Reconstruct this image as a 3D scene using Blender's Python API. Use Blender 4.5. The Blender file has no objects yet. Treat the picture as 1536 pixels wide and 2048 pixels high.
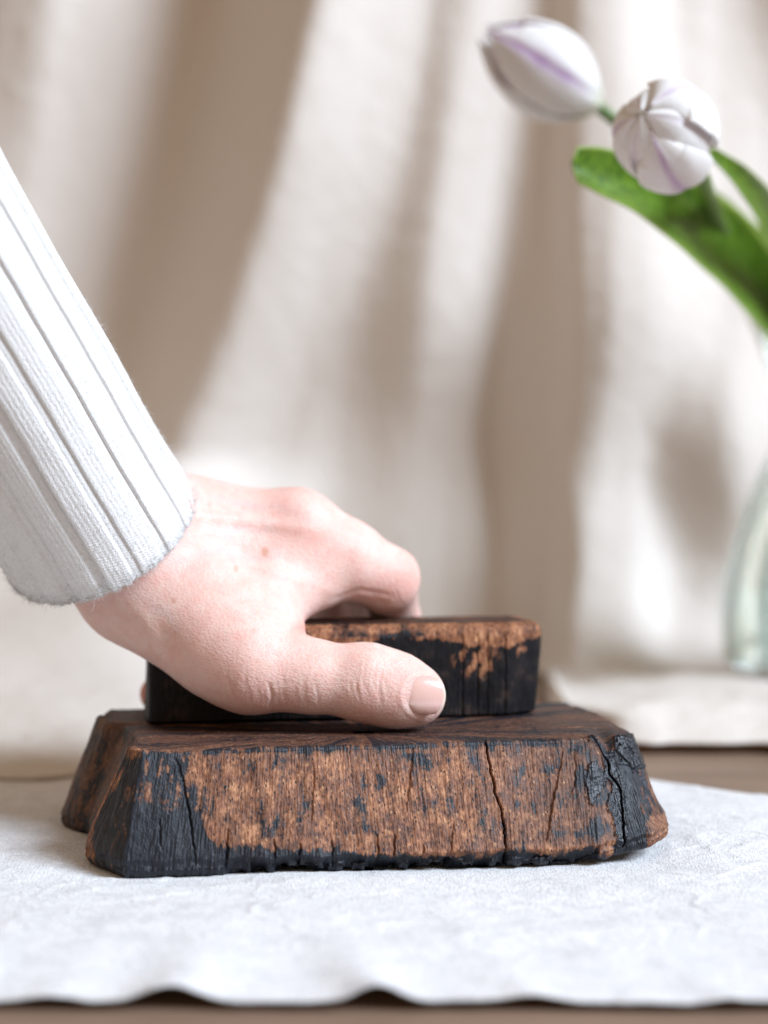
import bpy, math
import numpy as np
from mathutils import Vector

# ------------------------------------------------------------------ camera, world, light
F, H, PITCH = 3291.0, 0.121, math.atan(44/3291)
S = bpy.context.scene
cam_d = bpy.data.cameras.new('camera'); cam = bpy.data.objects.new('camera', cam_d)
S.collection.objects.link(cam); S.camera = cam
cam.location = (0, 0, H); cam.rotation_euler = (math.radians(90)-PITCH, 0, 0)
cam_d.sensor_fit = 'HORIZONTAL'; cam_d.sensor_width = 24; cam_d.lens = 24*F/1536
cam_d.clip_start = .01; cam_d.clip_end = 50
cam_d.dof.use_dof = True; cam_d.dof.focus_distance = 0.535; cam_d.dof.aperture_fstop = 4.6

W = bpy.data.worlds.new('World'); S.world = W; W.use_nodes = True
bg = W.node_tree.nodes['Background']
bg.inputs[0].default_value = (1.0, .735, .50, 1); bg.inputs[1].default_value = .40

def area(name, loc, tgt, size, power, col):
    d = bpy.data.lights.new(name, 'AREA'); d.shape = 'RECTANGLE'; d.size = size[0]; d.size_y = size[1]
    d.energy = power; d.color = col
    o = bpy.data.objects.new(name, d); S.collection.objects.link(o); o.location = loc
    o.rotation_euler = (Vector(tgt)-Vector(loc)).to_track_quat('-Z', 'Y').to_euler()
    return o
area('window_light', (3.22, -.88, 2.70), (0, .80, .1), (1.7, 1.7), 348, (.79, .92, 1.08))
S.view_settings.view_transform = 'Standard'; S.view_settings.look = 'None'
S.view_settings.exposure = 0.0; S.view_settings.gamma = 1

# ------------------------------------------------------------------ helpers
CP, SP = math.cos(PITCH), math.sin(PITCH)
def P(px, py, Y):
    """pixel of the full size picture + distance -> point in the room"""
    dx, dz = px-768.0, 1024.0-py
    y = F*CP + dz*SP; z = -F*SP + dz*CP
    k = Y/y
    return np.array([dx*k, Y, H + z*k])
def PZ(px, py, z):
    dx, dz = px-768.0, 1024.0-py
    y = F*CP + dz*SP; zz = -F*SP + dz*CP
    k = (z-H)/zz
    return np.array([dx*k, y*k, z])
def proj(v):
    x, y, z = v[..., 0], v[..., 1], v[..., 2]-H
    f = y*CP - z*SP; u = y*SP + z*CP
    return 768 + F*x/f, 1024 - F*u/f

_rng = np.random.RandomState(7)
_perm = _rng.permutation(512).astype(np.int64) % 256
_perm = np.concatenate([_perm[:256], _perm[:256]]); _perm = np.concatenate([_perm, _perm])
_g = _rng.normal(size=(256, 3)); _g /= np.linalg.norm(_g, axis=1)[:, None]
def noise(x, y, z=0.0):
    x, y, z = np.broadcast_arrays(np.asarray(x, float), np.asarray(y, float), np.asarray(z, float))
    xi, yi, zi = np.floor(x).astype(np.int64), np.floor(y).astype(np.int64), np.floor(z).astype(np.int64)
    xf, yf, zf = x-xi, y-yi, z-zi
    u, v, w = [t*t*t*(t*(t*6-15)+10) for t in (xf, yf, zf)]
    xi &= 255; yi &= 255; zi &= 255
    def gr(a, b, c):
        h = _perm[_perm[_perm[(xi+a) & 255] + ((yi+b) & 255)] + ((zi+c) & 255)]
        g = _g[h]
        return g[..., 0]*(xf-a) + g[..., 1]*(yf-b) + g[..., 2]*(zf-c)
    L = lambda t, a, b: a + t*(b-a)
    return 1.6*L(w, L(v, L(u, gr(0,0,0), gr(1,0,0)), L(u, gr(0,1,0), gr(1,1,0))),
                 L(v, L(u, gr(0,0,1), gr(1,0,1)), L(u, gr(0,1,1), gr(1,1,1))))
def fbm(x, y, z=0.0, o=4):
    s = 0; a = 1.0; f = 1.0
    for i in range(o):
        s = s + a*noise(np.asarray(x)*f+17.3*i, np.asarray(y)*f+9.1*i, np.asarray(z)*f); a *= .5; f *= 2.03
    return s
def ss(a, b, x):
    t = np.clip((x-a)/(b-a), 0, 1); return t*t*(3-2*t)
def gauss(a, sig, wrap=False, axis=0):
    n = int(max(1, round(sig*3))); k = np.exp(-.5*(np.arange(-n, n+1)/sig)**2); k /= k.sum()
    pad = [(0, 0)]*a.ndim; pad[axis] = (n, n)
    b = np.pad(a, pad, mode='wrap' if wrap else 'edge')
    return np.apply_along_axis(lambda r: np.convolve(r, k, 'valid'), axis, b)
def polydist(px, py, pts):
    d = np.full(px.shape, 1e9); tt = np.zeros(px.shape); pts = np.array(pts, float)
    n = len(pts)-1
    for i in range(n):
        a, b = pts[i], pts[i+1]; ab = b-a
        t = np.clip(((px-a[0])*ab[0] + (py-a[1])*ab[1])/(ab@ab), 0, 1)
        q = np.hypot(px-a[0]-t*ab[0], py-a[1]-t*ab[1])
        m = q < d; d[m] = q[m]; tt[m] = (i+t[m])/n
    return d, tt

def mesh(name, verts, faces, mat=None, parent=None, smooth=True, attrs=None):
    verts = np.ascontiguousarray(verts, np.float32); faces = np.ascontiguousarray(faces, np.int32)
    me = bpy.data.meshes.new(name); k = faces.shape[1]
    me.vertices.add(len(verts)); me.vertices.foreach_set('co', verts.ravel())
    me.loops.add(faces.size); me.loops.foreach_set('vertex_index', faces.ravel())
    me.polygons.add(len(faces))
    me.polygons.foreach_set('loop_start', np.arange(0, faces.size, k, dtype=np.int32))
    me.polygons.foreach_set('loop_total', np.full(len(faces), k, np.int32))
    me.update(calc_edges=True); me.validate()
    if smooth: me.polygons.foreach_set('use_smooth', np.ones(len(me.polygons), bool))
    for n_, a in (attrs or {}).items():
        at = me.attributes.new(n_, 'FLOAT', 'POINT'); at.data.foreach_set('value', np.ascontiguousarray(a, np.float32).ravel())
    if mat: me.materials.append(mat)
    o = bpy.data.objects.new(name, me); S.collection.objects.link(o)
    if parent: o.parent = parent
    return o
def gridfaces(r, c, wrap=False, flip=False):
    i = np.arange(r-1)[:, None]; j = np.arange(c if wrap else c-1)[None, :]; j2 = (j+1) % c
    f = np.stack([i*c+j, i*c+j2, (i+1)*c+j2, (i+1)*c+j], -1).reshape(-1, 4)
    return f[:, ::-1] if flip else f
def thing(name, label, cat, loc=(0, 0, 0)):
    o = bpy.data.objects.new(name, None); S.collection.objects.link(o)
    o['label'] = label; o['category'] = cat; o.empty_display_size = .01
    return o
def tag(o, label=None, cat=None, kind=None):
    if label: o['label'] = label
    if cat: o['category'] = cat
    if kind: o['kind'] = kind
    return o
def catmull(pts, n):
    pts = np.array(pts, float); m = len(pts)
    q = np.vstack([2*pts[0]-pts[1], pts, 2*pts[-1]-pts[-2]]); out = []
    for s in np.linspace(0, m-1-1e-9, n):
        i = int(s); t = s-i; a, b, c, d = q[i:i+4]
        out.append(.5*((2*b)+(c-a)*t+(2*a-5*b+4*c-d)*t*t+(3*b-a-3*c+d)*t**3))
    return np.array(out)

# node helpers
class NT:
    def __init__(s, name):
        s.m = bpy.data.materials.new(name); s.m.use_nodes = True; s.t = s.m.node_tree; s.n = s.t.nodes
        s.b = s.n['Principled BSDF']; s.co = s.n.new('ShaderNodeTexCoord').outputs['Object']
    def link(s, a, b): s.t.links.new(a, b); return s
    def val(s, x, sock):
        if hasattr(x, 'is_output'): s.t.links.new(x, sock)
        elif x is not None:
            sock.default_value = x
    def map(s, scale, rot=(0, 0, 0), src=None):
        n = s.n.new('ShaderNodeMapping'); s.link(src or s.co, n.inputs[0]); n.inputs['Scale'].default_value = scale
        n.inputs['Rotation'].default_value = rot; return n.outputs[0]
    def noise(s, scale, detail=3, rough=.55, vec=None, dist=0.0):
        n = s.n.new('ShaderNodeTexNoise'); s.link(vec or s.co, n.inputs['Vector'])
        n.inputs['Scale'].default_value = scale; n.inputs['Detail'].default_value = detail
        n.inputs['Roughness'].default_value = rough; n.inputs['Distortion'].default_value = dist
        return n.outputs[0]
    def vor(s, scale, vec=None, feat='F1', rnd=1.0):
        n = s.n.new('ShaderNodeTexVoronoi'); s.link(vec or s.co, n.inputs['Vector']); n.feature = feat
        n.inputs['Scale'].default_value = scale; n.inputs['Randomness'].default_value = rnd; return n.outputs['Distance']
    def ramp(s, x, stops):
        n = s.n.new('ShaderNodeValToRGB'); s.link(x, n.inputs[0]); e = n.color_ramp.elements
        while len(e) < len(stops): e.new(.5)
        for el, (p, c) in zip(e, stops): el.position = p; el.color = (*c, 1) if len(c) == 3 else c
        return n.outputs[0]
    def rng(s, x, a, b, c=0.0, d=1.0):
        n = s.n.new('ShaderNodeMapRange'); s.link(x, n.inputs[0])
        for i, v in enumerate((a, b, c, d)): n.inputs[1+i].default_value = v
        return n.outputs[0]
    def math(s, op, a, b=None):
        n = s.n.new('ShaderNodeMath'); n.operation = op; s.val(a, n.inputs[0])
        if b is not None: s.val(b, n.inputs[1])
        return n.outputs[0]
    def mix(s, f, a, b, mode='MIX'):
        n = s.n.new('ShaderNodeMix'); n.data_type = 'RGBA'; n.blend_type = mode
        s.val(f, n.inputs[0])
        for x, i in ((a, 6), (b, 7)):
            if hasattr(x, 'is_output'): s.link(x, n.inputs[i])
            else: n.inputs[i].default_value = (*x, 1)
        return n.outputs[2]
    def attr(s, name):
        n = s.n.new('ShaderNodeAttribute'); n.attribute_name = name; return n.outputs['Fac']
    def bump(s, h, dist, strength=1.0, prev=None):
        n = s.n.new('ShaderNodeBump'); s.link(h, n.inputs['Height']); n.inputs['Distance'].default_value = dist
        n.inputs['Strength'].default_value = strength
        if prev: s.link(prev, n.inputs['Normal'])
        return n.outputs[0]
    def col(s, c): s.val((*c, 1) if isinstance(c, tuple) else c, s.b.inputs['Base Color']); return s
    def set(s, **k):
        for a, v in k.items(): s.val(v, s.b.inputs[a.replace('_', ' ')])
        return s
    def nrm(s, x): s.link(x, s.b.inputs['Normal']); return s

# ------------------------------------------------------------------ materials
def wood_material(name, dark=0.0):
    m = NT(name)
    ch, tn, tar = m.attr('char_shade'), m.attr('tone'), m.attr('tar')
    st = m.map((1, 1, .22))
    fib = m.noise(1100, 3, .6, st)
    fine = m.noise(2600, 3, .65, st)
    blot = m.noise(160, 4, .6)
    tan = m.ramp(m.rng(m.math('ADD', m.math('MULTIPLY', fib, .5), m.math('MULTIPLY', blot, .5)), .36, .64),
                 [(0, (.075, .028, .016)), (.3, (.17, .066, .034)), (.62, (.305, .128, .063)), (1, (.54, .27, .14))])
    red = m.ramp(m.rng(m.math('ADD', m.math('MULTIPLY', fib, .6), m.math('MULTIPLY', blot, .4)), .35, .65),
                 [(0, (.045, .019, .013)), (.5, (.115, .050, .030)), (1, (.23, .110, .065))])
    wood = m.mix(tn, tan, red)
    pores = m.rng(m.vor(750, m.map((1, 1, .38))), .16, .24)
    flecks = m.rng(m.vor(430, m.map((1, 1, .6), (0, 0, .7))), .10, .19, 1.0, 0.0)
    wood = m.mix(m.math('MULTIPLY', flecks, .55), wood, (.62, .36, .19))
    wood = m.mix(pores, (.035, .022, .018), wood)
    bl = m.ramp(m.noise(900, 4, .7, st), [(.3, (.003, .0035, .005)), (.55, (.010, .013, .021)), (.72, (.032, .036, .050)), (.85, (.09, .085, .09))])
    bl = m.mix(dark, bl, m.ramp(blot, [(.35, (.003, .003, .004)), (.55, (.010, .007, .006)), (.7, (.050, .030, .022))]))
    e = m.math('ADD', ch, m.math('MULTIPLY', m.math('SUBTRACT', fine, .5), 1.1))
    e = m.math('ADD', e, m.math('MULTIPLY', m.math('SUBTRACT', m.noise(620, 3, .7), .5), 1.5))
    mask = m.rng(e, -.10, .14)
    stain = m.rng(e, -.75, .0, 0.0, .62)
    wood = m.mix(stain, wood, (.060, .026, .018))
    m.col(m.mix(mask, wood, bl))
    r = m.math('ADD', m.rng(mask, 0, 1, .58, .50), m.math('MULTIPLY', m.math('SUBTRACT', blot, .5), .4))
    m.set(Roughness=m.math('SUBTRACT', r, m.math('MULTIPLY', tar, .14)), Specular_IOR_Level=.42-.3*dark)
    h = m.math('ADD', m.math('MULTIPLY', fine, .5), m.math('MULTIPLY', fib, .8))
    h = m.math('ADD', h, m.math('MULTIPLY', pores, .25))
    m.nrm(m.bump(h, .00035, .9))
    return m.m
M_wood = wood_material('stained_wood'); M_char = wood_material('charred_wood', .72)

m = NT('table_wood')
g = m.noise(60, 5, .6, m.map((.12, 1, 1)))
m.col(m.ramp(g, [(.3, (.15, .095, .065)), (.55, (.22, .145, .10)), (.75, (.30, .20, .14))])).set(Roughness=.5)
m.nrm(m.bump(g, .0005, .5)); M_table = m.m

m = NT('linen_tablecloth')
wx = m.noise(1, 2, .6, m.map((420, 1700, 900))); wy = m.noise(1, 2, .6, m.map((1700, 420, 900)))
weave = m.math('ADD', wx, wy)
mott = m.noise(95, 5, .68, None, .6); mott2 = m.noise(420, 3, .7)
c = m.mix(m.rng(mott, .32, .56, 1.0, 0.0), (.85, .85, .86), (.69, .69, .705))
c = m.mix(m.rng(weave, .78, 1.12, .62, 0.0), c, (.52, .53, .55))
c = m.mix(m.rng(mott2, .55, .75, 0, .35), c, (.87, .87, .88))
m.col(c).set(Roughness=.9, Specular_IOR_Level=.15, Sheen_Weight=.15)
b1 = m.bump(mott, .0011, .6); m.nrm(m.bump(weave, .00045, .9, b1)); M_cloth = m.m

m = NT('cream_curtain_linen')
wx = m.noise(1, 2, .5, m.map((700, 700, 120)))
m.col(m.mix(m.rng(wx, .35, .65), (.78, .725, .665), (.82, .775, .72))).set(Roughness=.95, Specular_IOR_Level=.1)
m.nrm(m.bump(m.noise(55, 4, .6), .004, .5))
tr = m.n.new('ShaderNodeBsdfTranslucent'); tr.inputs[0].default_value = (.80, .56, .36, 1)
mx = m.n.new('ShaderNodeMixShader'); mx.inputs[0].default_value = .20
out = m.n['Material Output']; m.link(m.b.outputs[0], mx.inputs[1]); m.link(tr.outputs[0], mx.inputs[2]); m.link(mx.outputs[0], out.inputs[0])
M_drape = m.m

m = NT('skin')
red = m.attr('red'); spot = m.attr('freckle')
mot = m.noise(260, 4, .65); big = m.noise(70, 3, .6); fn = m.noise(1300, 3, .7)
c = m.mix(m.rng(big, .35, .65), (.775, .50, .435), (.825, .59, .525))
c = m.mix(m.rng(mot, .42, .68, 0, .55), c, (.78, .42, .36))
c = m.mix(m.rng(fn, .45, .75, 0, .35), c, (.90, .72, .62))
c = m.mix(m.attr('vein'), c, (.60, .48, .50)); c = m.mix(red, c, (.74, .33, .27))
sm = m.rng(m.vor(150), .06, .13, .45, 0)
c = m.mix(m.math('MULTIPLY', sm, m.rng(mot, .5, .6)), c, (.66, .36, .24))
c = m.mix(spot, c, (.56, .25, .15))
m.col(c).set(Roughness=.50, Specular_IOR_Level=.35, Subsurface_Weight=.30, Subsurface_Scale=.004)
m.b.inputs['Subsurface Radius'].default_value = (1.0, .35, .2)
wr = m.noise(1, 3, .6, m.map((420, 420, 1500), (0, .5, 0)), .8)
cells = m.vor(1000, m.map((1, 1, 1.5), (0, .6, 0)))
b1 = m.bump(wr, .00022, .5); m.nrm(m.bump(cells, .00022, .6, b1)); M_skin = m.m

m = NT('nail_gloss')
cu = m.attr('free')
m.col(m.mix(cu, (.82, .51, .45), (.87, .76, .66))).set(Roughness=.22, Coat_Weight=1.0, Coat_IOR=1.8, Coat_Roughness=.14, Subsurface_Weight=.2, Subsurface_Scale=.002)
m.nrm(m.bump(m.noise(500, 2, .5, m.map((1, 1, .3))), .0002, .5))
M_nail = m.m

m = NT('white_rib_knit')
kn = m.noise(1, 3, .65, m.map((1500, 1500, 900), (0, -.53, 0)))
m.col(m.mix(m.rng(m.noise(900, 3, .7), .4, .7), (.78, .775, .77), (.85, .845, .84))).set(Roughness=.95, Specular_IOR_Level=.1, Sheen_Weight=.25)
m.nrm(m.bump(kn, .0006, .8)); M_knit = m.m

m = NT('tulip_petal')
stp = m.attr('stripe'); gr = m.attr('green')
c = m.mix(m.rng(m.noise(1, 3, .6, m.map((500, 500, 500))), .4, .7), (.93, .895, .875), (.96, .94, .92))
c = m.mix(stp, c, (.52, .30, .60)); c = m.mix(gr, c, (.72, .74, .50))
m.col(c).set(Roughness=.55, Subsurface_Weight=.35, Subsurface_Scale=.003, Specular_IOR_Level=.22)
m.b.inputs['Subsurface Radius'].default_value = (1.0, .85, .8)
tr = m.n.new('ShaderNodeBsdfTranslucent'); m.link(c, tr.inputs[0]); mx = m.n.new('ShaderNodeMixShader'); mx.inputs[0].default_value = .22
out = m.n['Material Output']; m.link(m.b.outputs[0], mx.inputs[1]); m.link(tr.outputs[0], mx.inputs[2]); m.link(mx.outputs[0], out.inputs[0])
M_petal = m.m

m = NT('tulip_green')
v = m.noise(1, 3, .6, m.map((300, 300, 300)))
edge = m.attr('edge')
c = m.mix(m.rng(v, .35, .65), (.032, .090, .003), (.105, .205, .012)); c = m.mix(edge, c, (.30, .42, .06))
m.col(c).set(Roughness=.38, Subsurface_Weight=.12, Subsurface_Scale=.003); M_leaf = m.m

def clear_material(name, tint, ior, keep):
    # clear stuff that lets daylight through: Fresnel reflection over a share of refraction and of straight transmission
    m = NT(name); m.col(tint).set(Roughness=.01, IOR=ior, Transmission_Weight=1.0)
    tp = m.n.new('ShaderNodeBsdfTransparent'); tp.inputs[0].default_value = (*tint, 1)
    gl = m.n.new('ShaderNodeBsdfGlossy'); gl.inputs['Roughness'].default_value = .02
    fr = m.n.new('ShaderNodeFresnel'); fr.inputs[0].default_value = ior
    a = m.n.new('ShaderNodeMixShader'); m.link(m.rng(fr.outputs[0], 0, 1, 0, .85), a.inputs[0]); m.link(tp.outputs[0], a.inputs[1]); m.link(gl.outputs[0], a.inputs[2])
    b = m.n.new('ShaderNodeMixShader'); b.inputs[0].default_value = keep; m.link(m.b.outputs[0], b.inputs[1]); m.link(a.outputs[0], b.inputs[2])
    m.link(b.outputs[0], m.n['Material Output'].inputs[0]); return m.m
M_glass = clear_material('clear_glass', (.85, .895, .88), 1.5, .8)
M_water = clear_material('vase_water', (.93, .96, .955), 1.33, .55)

# ------------------------------------------------------------------ table + tablecloth
def board(name, x0, x1, y0, y1, z0, z1, mat, parent):
    b = .002
    v = []; 
    for z, i in ((z0, 0), (z1-b, 0), (z1, b)):
        v += [(x0+i, y0+i, z), (x1-i, y0+i, z), (x1-i, y1-i, z), (x0+i, y1-i, z)]
    f = [(0, 3, 2, 1), (8, 9, 10, 11)]
    for r in (0, 4):
        for k in range(4): f.append((r+k, r+(k+1) % 4, r+4+(k+1) % 4, r+4+k))
    return mesh(name, np.array(v), np.array(f), mat, parent, smooth=False)
tb = thing('wooden_table', 'brown wooden table top lying under the pale tablecloth', 'table')
board('table_top', -1.0, 1.0, .20, 1.45, -.032, -.002, M_table, tb)

def tablecloth():
    nx, ny = 900, 560
    xs = np.linspace(-.36, .36, nx); t = np.linspace(0, 1, ny)
    X, T = np.meshgrid(xs, t)
    back = .690 + .08*ss(.0, -.08, X) - 1.05*np.clip(X-.102, 0, .14) + .004*noise(X*30, 3.3)
    front = .3855 - .006*X + .0012*noise(X*25, 1.7) + .0005*noise(X*160, 2.2)
    Y = front + (back-front)*T
    Z = .0010 + .0013*fbm(X*12, Y*15, 2.0, 2) + .00035*np.abs(fbm(X*60, Y*50, 5.0, 3))*ss(.43,.5,Y) 
    Z += .0016*np.exp(-((Y-.43-.25*X-.012*noise(X*20, 4.))/.011)**2)*ss(-.1, .05, X)*.5
    for sd, am, fq in ((1., .00045, 13), (6., .00035, 21), (11., .00025, 34)):
        Z += am*np.exp(-(fbm(X*fq, Y*fq*1.2, sd, 2)/.055)**2)*ss(.40, .47, Y)*ss(-.1, .25, noise(X*11, Y*11, sd+2)+.15)
    # folds lifting the front edge
    for px, h, w in ((340, .0042, 75), (752, .0040, 62), (100, .0012, 60), (1065, .0013, 50), (1290, .0005, 60), (1450, .0009, 50), (-160, .003, 60), (1750, .003, 60)):
        xc = (px-768)/F*.387; ww = w/F*.387
        d = X-xc-(Y-.387)*(.12 if px < 400 else -.22)
        wd = ww*(1+(Y-.387)*11)
        Z += h*np.exp(-(d/wd)**2)*np.exp(-(Y-.387)/.035)
    # flatten beneath the block
    inb = ss(-.11, -.085, X)*(1-ss(.085, .11, X))*ss(.50, .53, Y)*(1-ss(.60, .64, Y))
    Z = Z*(1-.75*inb) - .0006*inb
    Z = np.maximum(Z, -.0012)
    v = np.stack([X, Y, Z], -1).reshape(-1, 3)
    f = gridfaces(ny, nx)
    o = mesh('tablecloth', v, f, M_cloth)
    s = o.modifiers.new('thick', 'SOLIDIFY'); s.thickness = .0007; s.offset = -1
    tag(o, 'pale grey-white linen tablecloth with a wavy front edge under the block', 'tablecloth')
tablecloth()

# ------------------------------------------------------------------ curtain
PYS = [0, 330, 630, 880, 1130, 1400]
# each line of the folds: its x at the six heights above, and how strongly the cloth turns to the light there
FOLDS = [
 ((150, 100, 20, -60, -150, -200), (.86,)*6),
 ((310, 250, 165, 90, 0, -60), (.87, .87, .85, .83, .83, .83)),
 ((385, 315, 222, 175, 90, 10), (.80, .77, .74, .73, .74, .76)),
 ((440, 372, 265, 250, 150, 60), (.47, .46, .47, .50, .62, .70)),
 ((640, 553, 450, 345, 220, 100), (.45, .45, .47, .50, .60, .70)),
 ((668, 585, 492, 395, 262, 130), (.86, .86, .84, .82, .80, .80)),
 ((765, 690, 580, 460, 330, 220), (.85, .86, .84, .82, .80, .80)),
 ((850, 790, 650, 560, 480, 420), (.80, .82, .76, .74, .76, .76)),
 ((885, 840, 745, 690, 660, 640), (.66, .68, .68, .74, .74, .74)),
 ((925, 880, 842, 835, 810, 800), (.70, .71, .66, .66, .67, .68)),
 ((990, 930, 900, 875, 860, 860), (.80, .82, .84, .76, .74, .74)),
 ((1050, 1010, 972, 965, 985, 990), (.78, .82, .82, .76, .78, .78)),
 ((1078, 1050, 1015, 1012, 1020, 1025), (.71, .71, .66, .62, .58, .57)),
 ((1140, 1085, 1055, 1045, 1045, 1050), (.72, .69, .57, .55, .53, .52)),
 ((1185, 1140, 1108, 1128, 1105, 1112), (.70, .66, .58, .55, .53, .52)),
 ((1202, 1165, 1150, 1160, 1122, 1125), (.72, .68, .64, .64, .74, .84)),
 ((1240, 1230, 1230, 1200, 1180, 1180), (.84, .78, .74, .76, .82, .84)),
 ((1310, 1330, 1330, 1240, 1290, 1260), (.88, .86, .88, .80, .80, .80)),
 ((1362, 1385, 1400, 1295, 1380, 1345), (.72, .80, .86, .58, .68, .56)),
 ((1440, 1440, 1440, 1385, 1430, 1400), (.72, .80, .80, .62, .72, .60)),
 ((1536, 1536, 1536, 1440, 1500, 1470), (.62, .78, .80, .82, .76, .74)),
 ((1700, 1700, 1700, 1700, 1700, 1700), (.72, .74, .74, .74, .74, .74))]
def curtain():
    YB = 1.15
    nx, nz = 900, 640
    xs = np.linspace(-.62, .62, nx); pxs = 768 + xs/YB*F
    NZ_ = 80; pyf = np.linspace(-900, 1400, NZ_); prof = []
    FX = np.array([f[0] for f in FOLDS], float); FB = np.array([f[1] for f in FOLDS], float)
    for py in pyf:
        pc = max(py, 0); slope = (FX[:, 1]-FX[:, 0])/330*.6
        kx = np.array([np.interp(pc, PYS, FX[i]) for i in range(len(FX))]) + (slope*py if py < 0 else 0)
        kb = np.array([np.interp(pc, PYS, FB[i]) for i in range(len(FX))])
        kx = np.maximum.accumulate(kx+np.arange(len(kx))*1e-3)
        span = kx[-1]-kx[0]
        xx = np.concatenate([kx-span-60, kx, kx+span+60]); b = np.interp(pxs, xx, np.tile(kb, 3))
        ui = np.interp(pxs, xx, np.concatenate([np.arange(len(kx))-len(kx), np.arange(len(kx)), np.arange(len(kx))+len(kx)]).astype(float))
        b = gauss(b, 3.0) + .075*noise(ui*1.3, py/1500, 4.2) + .045*noise(ui*2.9, py/900, 8.2)
        mean = b[(pxs > 0) & (pxs < 1536)].mean()
        d = np.cumsum((mean-b)*5.5)*(xs[1]-xs[0])
        d -= np.polyval(np.polyfit(xs, d, 2), xs)
        prof.append(d)
    prof = gauss(np.array(prof), 2.5, axis=0); rz = np.array([P(768, y_, YB)[2] for y_ in pyf])
    # path parameter: s from the top of the hanging part, then forward over the table
    ztop = .66; s = np.linspace(0, 1, nz); Lh = ztop
    jump = ss(.112, .132, xs)                         # right part comes forward
    left = 1-ss(-.17, -.03, xs)
    yfront = 1.085 + .012*noise(xs*22, 3.1) - .275*jump - .385*left              # how far it lies forward on the table
    V = np.zeros((nz, nx, 3))
    for j in range(nx):
        hang = YB - .018*jump[j] 
        fw = max(hang-yfront[j], .03); L = Lh + fw
        q = s*L; R = .03 + .11*jump[j]*(1-.3*float(ss(.165, .20, xs[j]))) + .20*left[j]
        z = np.where(q < Lh-R, ztop-q, 0.0); y = np.full(nz, hang)
        arc = (q >= Lh-R) & (q < Lh-R+R*math.pi/2)
        a = (q-(Lh-R))/R
        z = np.where(arc, R-R*np.sin(np.clip(a, 0, math.pi/2)), z); y = np.where(arc, hang-R+R*np.cos(np.clip(a, 0, math.pi/2)), y)
        fl = q >= Lh-R+R*math.pi/2
        y = np.where(fl, hang-R-(q-(Lh-R+R*math.pi/2)), y); z = np.where(fl, 0.0, z)
        wl, wr = left[j], 0.0
        if wl > 0 or wr > 0:                           # here the cloth slopes forward on to the table
            w_ = max(wl, wr); zs = .14 if wl > wr else .20; yc = .93 if wl > wr else .97; ye = .676 if wl > wr else yfront[j]
            q0 = (ztop-zs)/L; a = np.clip((s-q0)/(1-q0), 0, 1); up = s < q0
            yb = (1-a)**2*hang + 2*a*(1-a)*yc + a*a*ye; zb = (1-a)**2*zs + 2*a*(1-a)*zs*.22
            yb = np.where(up, hang, yb); zb = np.where(up, ztop-q, zb)
            y = y*(1-w_)+yb*w_; z = z*(1-w_)+zb*w_
        V[:, j, 0] = xs[j]*(1-(1-y/hang)*float(ss(-.02, .06, xs[j]))); V[:, j, 1] = y; V[:, j, 2] = z
    # fold depth
    Z = V[..., 2]; order = np.argsort(rz)
    D = np.zeros_like(Z)
    zz = rz[order]; pr = prof[order]
    idx = np.clip(np.searchsorted(zz, Z.ravel())-1, 0, len(zz)-2).reshape(Z.shape)
    jj = np.broadcast_to(np.arange(nx), Z.shape)
    t = np.clip((Z-zz[idx])/(zz[idx+1]-zz[idx]), 0, 1)
    D = pr[idx, jj]*(1-t) + pr[idx+1, jj]*t
    lying = ss(.10, .0, Z)*1.0
    V[..., 1] -= D*(1-lying*(.5+.5*np.maximum(left, .7*jump)[None, :]))
    # soft rumples on the lying part
    yy = V[..., 1]
    rum = .016*np.abs(fbm(V[..., 0]*7+yy*4, yy*6, 1.3, 2))*ss(.05, .0, Z) + .002*fbm(V[..., 0]*30, yy*30, 4., 2)*ss(.05, 0, Z)
    edge = ss(1.0, .93, np.broadcast_to(s[:, None], Z.shape))
    lip = .010*np.exp(-((s[:, None]-.955)/.03)**2)*jump[None, :]
    V[..., 2] += (rum*(1-.1*jump[None, :])*(1-.5*left[None, :])*edge + lip)*(Z < .08) + .0012
    V[..., 2] = np.maximum(V[..., 2], .0006)
    # let the right fold's bottom corner sweep round
    sw = jump[None, :]*(1-ss(.112, .19, xs))[None, :]
    V[..., 1] += sw*.12*ss(.02, .0, Z)*ss(.6, 1.0, s)[:, None]
    V = gauss(V, 2.5, axis=1); V = gauss(V, 3, axis=0)
    o = mesh('curtain', V.reshape(-1, 3), gridfaces(nz, nx), M_drape)
    sm = o.modifiers.new('thick', 'SOLIDIFY'); sm.thickness = .0015
    tag(o, 'cream linen curtain hanging in soft folds behind the hand and flowers', 'curtain')
curtain()

# ------------------------------------------------------------------ printing block
blk = thing('printing_block', 'old dark-stained wooden printing block with cracked front, gripped by the hand', 'printing block')

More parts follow.
